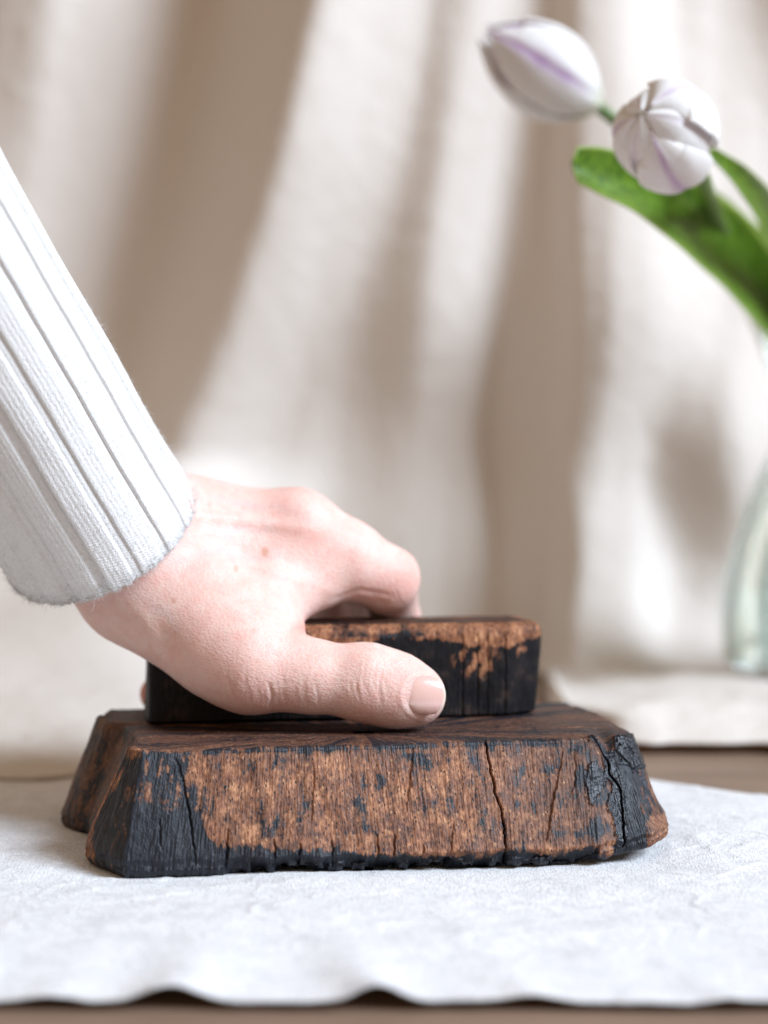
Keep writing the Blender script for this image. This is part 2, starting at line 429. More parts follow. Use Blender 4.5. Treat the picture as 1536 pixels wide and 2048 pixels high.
def loft(top, bot, counts, ztop, zbot, cap_rings, side_rows, redge, rbot, sig=3):
    top, bot = np.array(top), np.array(bot); n = len(top)
    T, B, seg = [], [], []
    for i in range(n):
        t = np.linspace(0, 1, counts[i], endpoint=False)[:, None]
        T.append(top[i]*(1-t)+top[(i+1) % n]*t); B.append(bot[i]*(1-t)+bot[(i+1) % n]*t); seg += [i]*counts[i]
    T, B = np.vstack(T), np.vstack(B); seg = np.array(seg)
    T = gauss(T, sig, True); B = gauss(B, sig*1.6, True)
    def nrm(Q):
        d = np.roll(Q, -3, 0)-np.roll(Q, 3, 0); d = gauss(d, 8, True)
        nn = np.stack([d[:, 1], -d[:, 0]], -1); return nn/np.linalg.norm(nn, axis=1)[:, None]
    nT, nB = nrm(T), nrm(B)
    if np.sum(T[:, 0]*np.roll(T[:, 1], -1)-np.roll(T[:, 0], -1)*T[:, 1]) < 0: nT, nB = -nT, -nB
    cen = T.mean(0); rows = []
    for k in np.linspace(.02, 1, cap_rings, endpoint=False)**.8:
        Q = (T-nT*redge)*k + cen*(1-k); rows.append((Q, ztop, k, 0))
    for a in np.linspace(0, math.pi/2, 7):
        rows.append((T-nT*redge*(1-math.sin(a)), ztop-redge*(1-math.cos(a)), 1, 1))
    z0, z1 = ztop-redge, zbot+rbot
    for t in np.linspace(0, 1, side_rows)[1:]:
        rows.append((T*(1-t)+B*t, z0*(1-t)+z1*t, 1, 2))
    for a in np.linspace(0, math.pi/2, 9)[1:]:
        rows.append((B-nB*rbot*(1-math.cos(a)), z1-rbot*math.sin(a), 1, 3))
    cb = B.mean(0)
    for k in np.linspace(1, .05, 14)[1:]:
        Q = (B-nB*rbot)*k+cb*(1-k); rows.append((Q, zbot, k, 4))
    V = np.array([np.column_stack([q, np.full(len(q), z)]) for q, z, _, _ in rows])
    kind = np.array([r[3] for r in rows])
    arc = np.concatenate([[0], np.cumsum(np.linalg.norm(np.diff(B, axis=0), axis=1))])
    return V, kind, seg, arc
def gridnormals(V):
    du = np.roll(V, -1, 1)-np.roll(V, 1, 1); dv = np.gradient(V, axis=0)
    n = np.cross(dv, du); n /= np.linalg.norm(n, axis=2)[..., None]+1e-12
    return n
def outward(V, N):
    c = V.mean((0, 1)); s = np.sign(np.sum((V-c)*N, axis=2).mean()); return N*s, s

def base():
    # plan outline, counter-clockwise seen from above starting at the front left edge
    pts = [ # top xy, bottom xy, samples to next
     ((-.0765, .5185), (-.0812, .5066), 480),
     ((.0000, .5325), (.0040, .5172), 420),
     ((.0690, .5465), (.0695, .5264), 46),
     ((.0715, .5500), (.0775, .5312), 90),
     ((.0800, .5520), (.0880, .5330), 40),
     ((.0850, .5570), (.0950, .5440), 60),
     ((.0870, .5750), (.0990, .5700), 90),
     ((.0720, .6420), (.0850, .6600), 70),
     ((.0300, .6480), (.0350, .6660), 90),
     ((-.0960, .6220), (-.1050, .6300), 50),
     ((-.1035, .6170), (-.1155, .6230), 70),
     ((-.1040, .5960), (-.1175, .5870), 26),
     ((-.0985, .5830), (-.1108, .5755), 30),
     ((-.0915, .5775), (-.1040, .5710), 110),
     ((-.0795, .5350), (-.0955, .5385), 24),
     ((-.0840, .5310), (-.0985, .5310), 70)]
    V, kind, seg, arc = loft([p[0] for p in pts], [p[1] for p in pts], [p[2] for p in pts], .0385, .0, 46, 176, .0013, .0034, 3)
    N, sgn = outward(V, gridnormals(V))
    px, py = proj(V)
    K = np.broadcast_to(kind[:, None], px.shape); A = np.broadcast_to(arc[None, :], px.shape); SG = np.broadcast_to(seg[None, :], px.shape)
    Zc = V[..., 2]
    side = (K >= 1) & (K <= 3); top = K == 0
    front = (SG <= 5) & (K >= 1)
    sidef = side.astype(float)
    disp = np.zeros(px.shape)
    # fibres + dents
    disp += sidef*(.00016*fbm(A*1500, Zc*130, 1., 3) + .00028*fbm(A*220, Zc*90, 7., 3) + .0012*noise(A*32, Zc*22, 3.) + .0005*noise(A*85, Zc*60, 5.))
    disp += top*(.00012*fbm(V[..., 0]*260, V[..., 1]*1400, 3., 3) + .0003*fbm(V[..., 0]*60, V[..., 1]*60, 3., 2))
    # worn top edge
    disp -= (K <= 1)*(K >= 0)*.0004*np.abs(noise(A*150, 4.))*(K == 1)
    # ragged bottom of carved relief
    low = ss(.0075, .001, Zc)*(K >= 2)
    rag = fbm(A*700, Zc*60, 2., 3)
    zl = .0062+.0014*noise(A*120, 2.)+.0006*noise(A*500, 5.)
    solid = front*(1-ss(.030, .040, A))
    rec = (ss(zl, zl-.0016, Zc)*(K >= 2)*(K <= 3))*(1-.75*solid)*np.where(SG <= 1, 1.0, .35)
    disp -= rec*(.0028+.0014*fbm(A*260, Zc*150, 9., 2)) + low*.0004*rag
    notch = ss(.12, .5, noise(A*210, 1.7, 2.0))+ss(.2, .5, noise(A*95, 5.7, 2.0))
    disp -= ss(.0060, .0030, Zc)*(K >= 2)*(K <= 3)*notch*.0060*(1-solid)*(SG <= 1)
    # cracks and scratches on the front face, laid out as polylines
    def groove(pts, w, d, taper=True):
        nonlocal disp
        q, t = polydist(px + 2.2*noise(py/14, .3, 4.), py, pts)
        prof = np.clip(1-q/w, 0, 1)**.6
        if taper: prof = prof*(.45+.55*np.sin(np.clip(t, .02, .98)*math.pi))
        disp = disp - front*d*prof
    crack = [(970, 1480), (978, 1530), (990, 1590), (1000, 1612), (1008, 1660), (1016, 1735)]
    groove(crack, 2.4, .0040, False)
    crack2 = [(1182, 1474), (1212, 1520), (1218, 1552), (1240, 1583), (1243, 1640), (1248, 1705)]
    groove(crack2, 2.4, .0036, False)
    for pts_, w, d in (([(366, 1560), (378, 1620), (392, 1728)], 2.6, .0011), ([(352, 1520), (366, 1560)], 4, .0008), ([(318, 1640), (322, 1700)], 3, .0007),
                       ([(825, 1500), (812, 1620)], 3.5, .0008), ([(1125, 1500), (1103, 1610), (1092, 1680)], 3.5, .0010), ([(1147, 1502), (1150, 1560), (1140, 1590)], 2.5, .0006),
                       ([(628, 1540), (622, 1640)], 3, .0006), ([(755, 1670), (758, 1722)], 2.6, .0013), ([(790, 1670), (788, 1722)], 2.6, .0013), ([(905, 1650), (900, 1720)], 2, .0006),
                       ([(548, 1680), (552, 1745)], 2.4, .001), ([(664, 1680), (668, 1740)], 2.4, .001), ([(600, 1690), (598, 1740)], 3, .0015), ([(455, 1660), (452, 1750)], 3, .0013), ([(846, 1690), (850, 1740)], 2.4, .001),
                       ([(1262, 1495), (1268, 1540)], 3.5, .0012), ([(1225, 1500), (1262, 1530), (1285, 1545)], 3, .0009), ([(1290, 1560), (1300, 1650)], 3, .0006)):
        groove(pts_, w, d)
    # mask: dark printing-ink / burnt stain, plus shade painted on the left end
    ch = np.full(px.shape, -.60)
    n1 = fbm(A*135, Zc*85, 11., 3); n2 = fbm(A*430, Zc*170, 5., 3)
    yb = np.interp(px, [250, 400, 430, 700, 760, 960, 1000, 1180, 1260, 1340], [1600, 1640, 1692, 1704, 1712, 1722, 1722, 1728, 1716, 1712]) + 9*noise(A*900, 2.2) + 10*noise(A*220, 3.)
    ch += front*1.35*ss(-6, 8, py-yb)
    ch += front*.86*(1-ss(368, 392, px + 8*noise(py/20, 1.)))*ss(1500, 1512, py)
    ch += front*.75*ss(372, 385, px)*(1-ss(395, 436, px))*ss(1555, 1580, py)
    yt = np.interp(px, [290, 380, 640, 700, 1200], [1518, 1508, 1502, 1500, 1490])
    ch += front*(.62+.4*noise(A*60, 8.))*(1-ss(-4, 6, py-yt))
    blobs = [(715, 1612, 26, 30, .8), (742, 1652, 16, 18, .55), (640, 1505, 60, 10, .5), (836, 1515, 30, 14, .9), (828, 1560, 12, 45, .55), (865, 1536, 12, 9, .7),
             (860, 1600, 22, 22, .25), (1045, 1548, 13, 24, .9), (1088, 1538, 26, 14, .8), (1040, 1614, 26, 14, .9), (1150, 1600, 22, 26, .75), (1035, 1500, 6, 14, .8), (990, 1500, 14, 8, .4),
             (1185, 1560, 26, 36, 1.15), (1192, 1600, 18, 14, 1.1), (1150, 1500, 30, 10, .9), (700, 1545, 18, 14, .3), (560, 1560, 40, 34, .15), (470, 1600, 40, 20, .15),
             (1200, 1660, 40, 16, .7), (1130, 1668, 60, 12, .65), (900, 1520, 20, 10, .4), (980, 1650, 28, 24, .35), (520, 1640, 30, 26, .3), (835, 1645, 14, 16, .5), (430, 1545, 26, 16, .25), (605, 1520, 14, 22, .25)]
    for bx, by, rx, ry, s_ in blobs:
        ch += front*s_*np.exp(-((px-bx)/rx)**2-((py-by)/ry)**2)
    # tar covered end
    endp = ss(1226, 1240, px + 3*noise(py/9, .4))*front
    ch += endp*1.5*(1-ss(1262, 1300, px)) + endp*.6*ss(1270, 1300, px)*(1-ss(1650, 1690, py))
    tarpath = [(1186, 1476), (1214, 1508), (1222, 1545), (1236, 1575), (1230, 1610), (1240, 1660), (1244, 1690)]
    q, t = polydist(px, py, tarpath)
    wq = np.interp(t, [0, .3, .5, .6, 1], [8, 17, 12, 17, 13]) + 6*fbm(px/13, py/13, 3.3, 3)
    tar = front*ss(2.5, -2.5, q-wq)
    q2 = np.exp(-((px-1188)/18)**2-((py-1560)/30)**2)*1.2+np.exp(-((px-1184)/7)**2-((py-1596)/22)**2)
    tar = np.maximum(tar, front*ss(.42, .6, q2 + .35*fbm(px/14, py/14, 6., 3)))
    q3 = (px > 1228)*(px < 1292)*(py < 1530)*1.0
    tar = np.maximum(tar, front*ss(.2, .5, q3*(.55+.8*fbm(px/16, py/16, 8., 3))))
    ch = np.where(tar > .5, 1.2, ch)
    disp += tar*(.0006+.00028*fbm(px/15, py/15, 2., 2))
    rim = tar*(1-tar)*4; disp += rim*.0003
    # other faces
    cham = (SG == 15) | (SG == 14)
    ch += (cham & (K >= 1))*(1.25 - .9*ss(.40, .80, noise(A*160, Zc*90, 5.)+.35) - 1.6*np.exp(-((px-258)/13)**2-((py-1722)/20)**2) - .9*ss(1525, 1505, py))
    ch -= (front & (SG == 0))*1.1*np.exp(-((px-293)/5)**2)*ss(1625, 1500, py)
    ch += ((SG == 13) & (K >= 1))*(.32+.5*ss(.012, .004, Zc)+.5*ss(.25, .5, noise(A*120, Zc*60, 4.)))  # left facet: dark spots of stain, deepened to paint in its shade
    ch += ((SG >= 6) & (SG <= 12) & (K >= 1))*(.42+.5*ss(.010, .004, Zc))  # left slab darkened likewise, stain plus painted shade; back and right end share it
    ch += top*(.42 + .35*fbm(V[..., 0]*50, V[..., 1]*70, 2., 2))
    ch += (K == 4)*1.5 + 1.3*rec*(SG <= 3)
    ch += .62*n1*(1+.25*ss(0, .3, n1)) + .52*n2 + sidef*.30*noise(A*1300, Zc*180, 4.) + sidef*.22*fbm(A*900, Zc*700, 8., 2)
    # light split edge of the ridge on the left end
    ridge = (np.abs(np.arange(len(seg))-np.where(seg == 15)[0][0]) < 7)[None, :] & (K >= 1)
    ch = np.where(ridge, -1.0, ch)
    tone = np.zeros(px.shape) + .25*ss(.0, .5, noise(A*40, Zc*20, 6.))
    tone += front*(.55*ss(985, 1080, px)) + front*.3*(1-ss(1500, 1540, py)) + top*.85 + ((SG > 5) & (SG < 14) & (K > 0))*.95
    tone -= front*1.0*ss(1686, 1700, py)*ss(940, 1000, px)
    tone = np.clip(tone, 0, 1)
    ch = np.where(front & (px > 1296) & (py > 1640), -.8, ch)
    N = N.copy(); low3 = K == 3; N[..., 2] = np.where(low3, 0, N[..., 2]); N /= np.linalg.norm(N, axis=2)[..., None]+1e-9; disp = np.where(K == 4, 0, disp)
    V2 = V + N*disp[..., None]
    # underside relief: feet and hollows
    hol = np.clip(noise(V[..., 0]*75, V[..., 1]*60, 3.)+.18, 0, 1)*.0035
    V2[..., 2] += (K == 4)*hol
    V2[..., 2] += (K == 4)*.0022*ss(.1, .4, noise(V[..., 0]*130, V[..., 1]*40, 6.))
    V2[..., 2] -= (K <= 1)*ss(.90, 1.0, np.where(K == 0, .9+.1*(np.arange(px.shape[0])/46.)[:, None]**9, 1.0))*(.0007*np.abs(noise(A*70, 3.))+.0004*np.abs(noise(A*260, 6.)))
    gap = front*(1-solid)*(.0030*ss(.05, .45, noise(A*95, 7.7)) + .0012*ss(.0, .4, noise(A*280, 2.7)))
    V2[..., 2] = np.where((K >= 2) & (K <= 3), np.maximum(V2[..., 2], gap), V2[..., 2])
    lift = ss(.060, .095, V[..., 0])*.0045*ss(.02, .0, Zc)
    V2[..., 2] += lift
    # dip between body and the end lump on the top
    V2[..., 2] -= .0022*np.exp(-((V[..., 0]-.0745)/.0022)**2)*ss(.03, .037, Zc)*ss(.575, .555, V[..., 1]) + .0022*ss(.078, .088, V[..., 0])*ss(.02, .037, Zc)
    r, c = px.shape
    f = gridfaces(r, c, wrap=True, flip=sgn < 0)
    mesh('base', V2.reshape(-1, 3), f, M_wood, blk, attrs={'char_shade': ch, 'tone': tone, 'tar': tar})
base()

def handle():
    zt = .0726; zb = .0392
    fl = PZ(290, 1455, .0385); fr = PZ(1080, 1437, .0385)
    fl, fr = np.array([fl[0], .575]), np.array([(1098-768)/F*.604, .600])
    u = (fr-fl)/np.linalg.norm(fr-fl); v = np.array([-u[1], u[0]]); L = np.linalg.norm(fr-fl); D = .041
    q = lambda a, b: tuple(fl+u*a+v*b)
    top = [q(.001, .0012), q(L-.0135, .0012), q(L-.0005, .0085), q(L-.0005, D-.004), q(L-.006, D), q(.004, D), q(.001, D-.004)]
    bot = [q(.0000, .0), q(L-.0155, .0), q(L-.0025, .0085), q(L-.002, D-.004), q(L-.007, D), q(.004, D), q(.000, D-.004)]
    V, kind, seg, arc = loft(top, bot, [560, 70, 90, 24, 120, 24, 80], zt, zb, 40, 110, .0042, .0008, 5)
    N, sgn = outward(V, gridnormals(V)); px, py = proj(V)
    K = np.broadcast_to(kind[:, None], px.shape); A = np.broadcast_to(arc[None, :], px.shape); Z = V[..., 2]; SG = np.broadcast_to(seg[None, :], px.shape)
    disp = (K >= 1)*(.00016*fbm(A*1300, Z*110, 1., 3)+.0004*noise(A*60, Z*40, 3.)) + (K == 0)*(.0003*fbm(V[..., 0]*60, V[..., 1]*200, 3., 3))
    disp -= (K == 1)*(.0005*np.abs(fbm(A*90, 3.3, 1., 2)))
    for xx in (925, 955, 975, 1010): disp -= .0005*np.exp(-((px-xx-4*noise(py/30, 2.))/2.)**2)*(K >= 2)
    ch = 1.0 + .3*fbm(A*150, Z*90, 6., 3)
    streak = fbm(A*330, Z*150, 9., 3) + .15
    st = np.exp(-((px-950)/55)**2-((py-1320)/45)**2)*2.2 + np.exp(-((px-1040)/22)**2-((py-1300)/30)**2)*1.1
    ch -= (K >= 1)*st*ss(-.15, .35, streak)*1.15 + (K >= 1)*.5*ss(.3, .6, fbm(A*200, Z*200, 2., 2))*ss(1000, 1060, px)
    ch += (K == 1)*.9*ss(.05, .4, fbm(A*95, 2.2, 7., 3))
    ch -= (K >= 1)*2.2*ss(10, -2, py-np.interp(px, [600, 700, 780, 880, 960, 1010, 1080], [1300, 1288, 1272, 1276, 1290, 1288, 1272])-9*fbm(A*120, 2., 1., 3)-5*noise(A*600, 4.))*(px > 540)
    ch += 1.5*np.exp(-((px-790)/60)**2-((py-1272)/6)**2) + 1.0*np.exp(-((px-1060)/22)**2-((py-1275)/8)**2)
    ch -= 1.5*np.exp(-((px-1078)/5)**2)*ss(-.1, .3, noise(A*10, Z*170, 3.))*(K >= 1)
    ch -= (px < 330)*.9*ss(.25, .5, noise(A*150, Z*150, 8.))
    ch -= (K == 0)*(.95+.5*fbm(V[..., 0]*40, V[..., 1]*160, 5., 3))
    tone = np.clip((K == 0)*.35 + .2 + .3*noise(A*50, Z*30, 1.), 0, 1) - .5*((K >= 1) & (py < 1310))
    ch += .25*(K >= 1)
    V2 = V+N*disp[..., None]
    r, c = px.shape
    mesh('handle', V2.reshape(-1, 3), gridfaces(r, c, True, sgn < 0), M_char, blk, attrs={'char_shade': ch, 'tone': np.clip(tone, 0, 1), 'tar': np.zeros(px.shape)})
handle()

# ------------------------------------------------------------------ the hand
person = thing('person', 'left hand in a white ribbed sleeve pressing down on the wooden block handle', 'person')
def smin(a, b, k):
    h = np.clip(.5+.5*(b-a)/k, 0, 1); return b*(1-h)+a*h-k*h*(1-h)
def cone(X, a, b, r1, r2, fl=None):
    ab = b-a; L2 = ab@ab
    px_ = X-a; t = np.clip((px_@ab)/L2, 0, 1)
    q = px_-t[..., None]*ab
    if fl is not None:                      # flatten the section along direction fl[0] by factor fl[1]
        n = fl[0]/np.linalg.norm(fl[0]); s = q@n; q = q+np.multiply.outer(s*(fl[1]-1), n)
    return np.sqrt((q*q).sum(-1))-(r1+(r2-r1)*t)
yd = np.array([0., 1., 0.])
def G(*l): return [(P(*a), P(*b), r1, r2, fl) for a, b, r1, r2, fl in l]
PALM = G(((70, 850, .552), (185, 990, .570), .0260, .0262, (yd, 1.2)), ((185, 990, .570), (285, 1098, .590), .0262, .0258, (yd, 1.2)),
         ((285, 1098, .590), (365, 1095, .603), .0258, .0235, None),
         ((340, 1075, .600), (592, 1070, .602), .0215, .0158, None),
         ((360, 1060, .620), (600, 1075, .626), .0180, .0150, None),
         ((360, 1090, .635), (575, 1110, .645), .0170, .0140, None),
         ((350, 1120, .645), (530, 1160, .662), .0160, .0130, None),
         ((270, 1185, .583), (470, 1305, .567), .0186, .0174, None),
         ((330, 1150, .590), (520, 1178, .590), .0220, .0150, None),
         ((420, 1230, .580), (545, 1262, .576), .0175, .0110, None),
         ((535, 1185, .592), (622, 1166, .600), .0125, .0110, None))
THUMB = G(((450, 1296, .568), (510, 1335, .562), .0170, .0146, None), ((510, 1335, .562), (615, 1351, .561), .0146, .0117, None), ((615, 1351, .561), (735, 1366, .5615), .0117, .0124, None),
          ((735, 1366, .5615), (800, 1383, .562), .0124, .0116, None), ((800, 1383, .562), (836, 1393, .563), .0116, .0094, None))
INDEX = G(((592, 1070, .602), (690, 1118, .607), .0160, .0142, None), ((570, 1130, .600), (700, 1138, .608), .0140, .0108, None), ((690, 1118, .607), (772, 1158, .614), .0142, .0118, None), ((772, 1158, .614), (789, 1235, .645), .0118, .0096, None), ((789, 1235, .645), (770, 1310, .655), .0094, .0078, None))
MIDDLE = G(((600, 1080, .628), (735, 1165, .650), .0145, .0110, None), ((735, 1165, .650), (735, 1270, .672), .0108, .0090, None), ((735, 1270, .672), (715, 1330, .668), .0090, .0075, None))
RING = G(((575, 1115, .648), (670, 1195, .672), .0135, .0105, None), ((670, 1195, .672), (650, 1300, .680), .0100, .0085, None), ((650, 1300, .68), (630, 1340, .672), .0085, .0070, None))
PINKY = G(((530, 1165, .664), (440, 1270, .668), .0120, .0095, None), ((440, 1270, .668), (370, 1345, .648), .0092, .0082, None), ((370, 1345, .648), (317, 1388, .632), .0080, .0072, None))

def handsdf(X, full=True):
    def chain(lst, k, d=None):
        for a, b, r1, r2, fl in lst:
            e = cone(X, a, b, r1, r2, fl); d = e if d is None else smin(d, e, k)
        return d
    d = chain(PALM, .011)
    th = chain(THUMB, .006); ix = chain(INDEX, .004)
    d = smin(d, th, .008)
    d = smin(d, ix, .006)
    if full:
        f = chain(MIDDLE, .004); d = smin(d, f, .004)
        f = chain(RING, .004); d = smin(d, f, .004)
        f = chain(PINKY, .004); d = smin(d, f, .004)
    return d
def surface_nets(lo, hi, h):
    ax = [np.arange(lo[i], hi[i], h, dtype=np.float64) for i in range(3)]
    nx, ny, nz = map(len, ax)
    # coarse pass then evaluate only near the surface
    st = 6
    cax = [a[::st] for a in ax]
    C = np.stack(np.meshgrid(*cax, indexing='ij'), -1)
    cd = handsdf(C.reshape(-1, 3)).reshape(C.shape[:3])
    D = np.repeat(np.repeat(np.repeat(cd, st, 0), st, 1), st, 2)[:nx, :ny, :nz].astype(np.float32)
    near = np.abs(D) < h*st*2.1
    I = np.argwhere(near)
    pts = np.stack([ax[0][I[:, 0]], ax[1][I[:, 1]], ax[2][I[:, 2]]], -1)
    out = np.empty(len(pts), np.float32)
    for s in range(0, len(pts), 400000): out[s:s+400000] = handsdf(pts[s:s+400000])
    D[near] = out
    ins = D < 0
    cnt = np.zeros((nx-1, ny-1, nz-1), np.uint8)
    for a in (0, 1):
        for b in (0, 1):
            for c in (0, 1): cnt += ins[a:nx-1+a, b:ny-1+b, c:nz-1+c]
    act = (cnt > 0) & (cnt < 8); cells = np.argwhere(act)
    vid = np.full(act.shape, -1, np.int32); vid[act] = np.arange(len(cells))
    acc = np.zeros((len(cells), 3)); w = np.zeros(len(cells))
    corners = [(a, b, c) for a in (0, 1) for b in (0, 1) for c in (0, 1)]
    for i, ca in enumerate(corners):
        for cb in corners[i+1:]:
            if sum(abs(x-y) for x, y in zip(ca, cb)) != 1: continue
            A = D[cells[:, 0]+ca[0], cells[:, 1]+ca[1], cells[:, 2]+ca[2]]; B = D[cells[:, 0]+cb[0], cells[:, 1]+cb[1], cells[:, 2]+cb[2]]
            m = (A < 0) != (B < 0); t = np.zeros(len(A)); t[m] = A[m]/(A[m]-B[m])
            p = np.array(ca)+t[:, None]*(np.array(cb)-np.array(ca)); acc[m] += p[m]; w[m] += 1
    V = (cells+acc/w[:, None])*h+np.array(lo)
    faces = []
    for axis in range(3):
        o = [1, 1, 1]; o[axis] = 0
        s1 = [slice(1, -1) if i != axis else slice(0, -1) for i in range(3)]
        s2 = [slice(1, -1) if i != axis else slice(1, None) for i in range(3)]
        a_, b_ = ins[tuple(s1)], ins[tuple(s2)]
        E = np.argwhere(a_ != b_); sg = a_[a_ != b_]
        base_ = E + np.array(o)
        u, v = [(1, 2), (2, 0), (0, 1)][axis]
        du = np.zeros(3, int); dv = np.zeros(3, int); du[u] = 1; dv[v] = 1
        q = [vid[tuple((base_-x).T)] for x in (du+dv, dv, 0*du, du)]
        f = np.stack(q, 1); f[~sg] = f[~sg][:, ::-1]; faces.append(f)
    Fc = np.vstack(faces); Fc = Fc[(Fc >= 0).all(1)]
    return V, Fc
def body():
    lo = P(60, 800, .52); V, Fc = surface_nets((-.150, .505, .035), (.035, .705, .185), .00062)
    E = np.vstack([Fc[:, [0, 1]], Fc[:, [1, 2]], Fc[:, [2, 3]], Fc[:, [3, 0]]])
    E = np.vstack([E, E[:, ::-1]]); deg = np.bincount(E[:, 0], minlength=len(V))[:, None]
    def smooth(V, n, lam=.5):
        for _ in range(n):
            acc = np.stack([np.bincount(E[:, 0], V[E[:, 1], k], minlength=len(V)) for k in range(3)], 1)
            V = V*(1-lam)+lam*acc/deg
        return V
    V = smooth(V, 8)
    e = .0004
    def grad(V):
        g = np.stack([handsdf(V+e*np.eye(3)[k])-handsdf(V-e*np.eye(3)[k]) for k in range(3)], 1)
        return g/np.linalg.norm(g, axis=1)[:, None]
    N = grad(V); N = smooth(N, 3)
    N /= np.linalg.norm(N, axis=1)[:, None]
    px, py = proj(V); fc = ss(-.1, .3, -N[:, 1])
    d = np.zeros(len(V))
    def bump(x, y, rx, ry, a, rot=0):
        c, s = math.cos(rot), math.sin(rot); u = (px-x)*c+(py-y)*s; v = -(px-x)*s+(py-y)*c
        return a*np.exp(-(u/rx)**2-(v/ry)**2)
    def crease(pts, w, a):
        q, t = polydist(px, py, pts); return -a*np.exp(-(q/w)**2)*np.sin(np.clip(t, .03, .97)*math.pi)**.5
    # tendons, knuckle and muscle modelling
    d += bump(600, 1010, 40, 30, .0010, .4) + bump(470, 1040, 140, 13, .0013, .12) + bump(520, 1130, 110, 12, .0007, .35) + bump(500, 1190, 60, 30, .0010, .5)
    d -= bump(480, 1110, 100, 22, .0012, .25); d -= bump(340, 1290, 45, 14, .0008, .9); d += bump(300, 1255, 45, 16, .0007, .9)
    d += bump(735, 1320, 50, 26, .0005); d -= bump(650, 1310, 40, 25, .0006); d += bump(812, 1135, 22, 26, .0006)
    # creases
    rs = np.random.RandomState(3)
    for k in range(9):                                   # thumb joint
        x = 706+k*9+rs.uniform(-3, 3); y0, y1 = 1325+rs.uniform(-12, 18), 1400+rs.uniform(-12, 30)
        d += fc*crease([(x, y0), (x-7+rs.uniform(-3, 3), (y0+y1)/2), (x+rs.uniform(-4, 4), y1)], 2.2, .00022)
    for k in range(26):                                  # base of the thumb and wrist
        t = k/25; x = 300+330*t+rs.uniform(-8, 8); yb = np.interp(x, [300, 380, 460, 560, 640], [1335, 1380, 1402, 1415, 1415])
        y0 = yb-rs.uniform(25, 75); tilt = np.interp(t, [0, 1], [14, -8])
        d += fc*crease([(x+tilt, y0), (x+rs.uniform(-4, 4), (y0+yb)/2), (x-tilt*.3, yb-3)], 2.3, .00024*rs.uniform(.5, 1.2))
    d += fc*crease([(536, 1362), (545, 1392), (540, 1420)], 3.5, .0006) + fc*crease([(455, 1352), (462, 1385), (470, 1402)], 3, .0004)
    d += fc*crease([(560, 1216), (580, 1228), (592, 1248)], 4, .0009) + fc*crease([(575, 1262), (590, 1252), (600, 1256)], 4, .0006)
    for k in range(6): d += fc*crease([(742+k*9, 1185-k*3), (752+k*9, 1198), (768+k*8, 1212)], 2.2, .00025)
    d += fc*crease([(660, 1200), (720, 1180), (790, 1192)], 5, .0004)
    for k in range(7): d += fc*crease([(800+rs.uniform(-6, 6)+k*4, 1118+k*8), (822+k*2, 1128+k*8)], 2, .00012)
    # skin grain: fine criss-cross wrinkles that follow the arm's cross direction
    a = .6; u = px*math.cos(a)+py*math.sin(a); v = -px*math.sin(a)+py*math.cos(a)
    d += .000035*fbm(u/5.5, v/11, N[:, 1]*3, 2) + .00003*noise(v/4.5, u/12, 7.)
    zone = np.exp(-((px-560)/160)**2-((py-1370)/50)**2)
    d += zone*.00011*fbm(px/5.0, py/14, 2., 2)
    rr = np.hypot((px-850)/46, (py-1391)/44); d += fc*.00022*np.exp(-((rr-1.08)/.09)**2)*ss(862, 835, px) - fc*.0003*ss(1.0, .8, rr)
    V = V+N*d[:, None]
    red = .12*ss(-.1, .6, fbm(px/42, py/42, 4., 3)) + .34*np.exp(-((px-600)/50)**2-((py-1015)/34)**2)*.6 + .34*np.exp(-((px-812)/40)**2-((py-1140)/40)**2)*.8 + .30*np.exp(-((px-750)/40)**2-((py-1390)/35)**2) + .25*np.exp(-((px-800)/60)**2-((py-1175)/40)**2) + .85*np.exp(-((px-603)/20)**2-((py-1255)/16)**2) + .25*np.exp(-((px-560)/60)**2-((py-1405)/20)**2) \
        + .18*np.exp(-((px-640)/90)**2-((py-1090)/40)**2) + .18*np.exp(-((px-470)/90)**2-((py-1340)/40)**2)+.3*np.exp(-((px-800)/50)**2-((py-1350)/14)**2)
    red += .75*(px < 345)*(py > 1340)*(V[:, 1] > .61)
    fr = np.zeros(len(V))
    for x, y, r, s_ in ((530, 1103, 8, 1), (472, 1137, 6, .6), (347, 1201, 6, .7), (320, 1213, 5, .3), (420, 1008, 6, .4), (505, 1262, 5, .35), (562, 1280, 4, .3), (487, 1016, 3, .5), (350, 1265, 5, .3), (432, 1285, 4, .25), (620, 1110, 4, .3), (555, 1175, 4, .25), (300, 1295, 5, .3)):
        fr += s_*ss(1.3, .5, np.hypot((px-x)/r, (py-y)/(r*1.3))+.35*noise(px/5, py/5, x))
    fr *= fc
    ve = np.zeros(len(V))
    for pts_ in ([(330, 1130), (420, 1100), (520, 1118), (610, 1085)], [(400, 985), (470, 1005), (560, 1020), (640, 1050)], [(260, 1190), (330, 1225), (380, 1290)], [(420, 1100), (470, 1060), (560, 1055)]):
        q, t = polydist(px+9*noise(px/40, py/40, 2.), py+9*noise(px/40, py/40, 9.), pts_); ve += np.exp(-(q/7.5)**2)*np.sin(np.clip(t, .02, .98)*math.pi)
    ve = np.clip(ve, 0, 1)*.28*fc
    mesh('body', V, Fc, M_skin, person, attrs={'red': np.clip(red, 0, .85), 'freckle': np.clip(fr, 0, 1)*.65, 'vein': ve})
body()

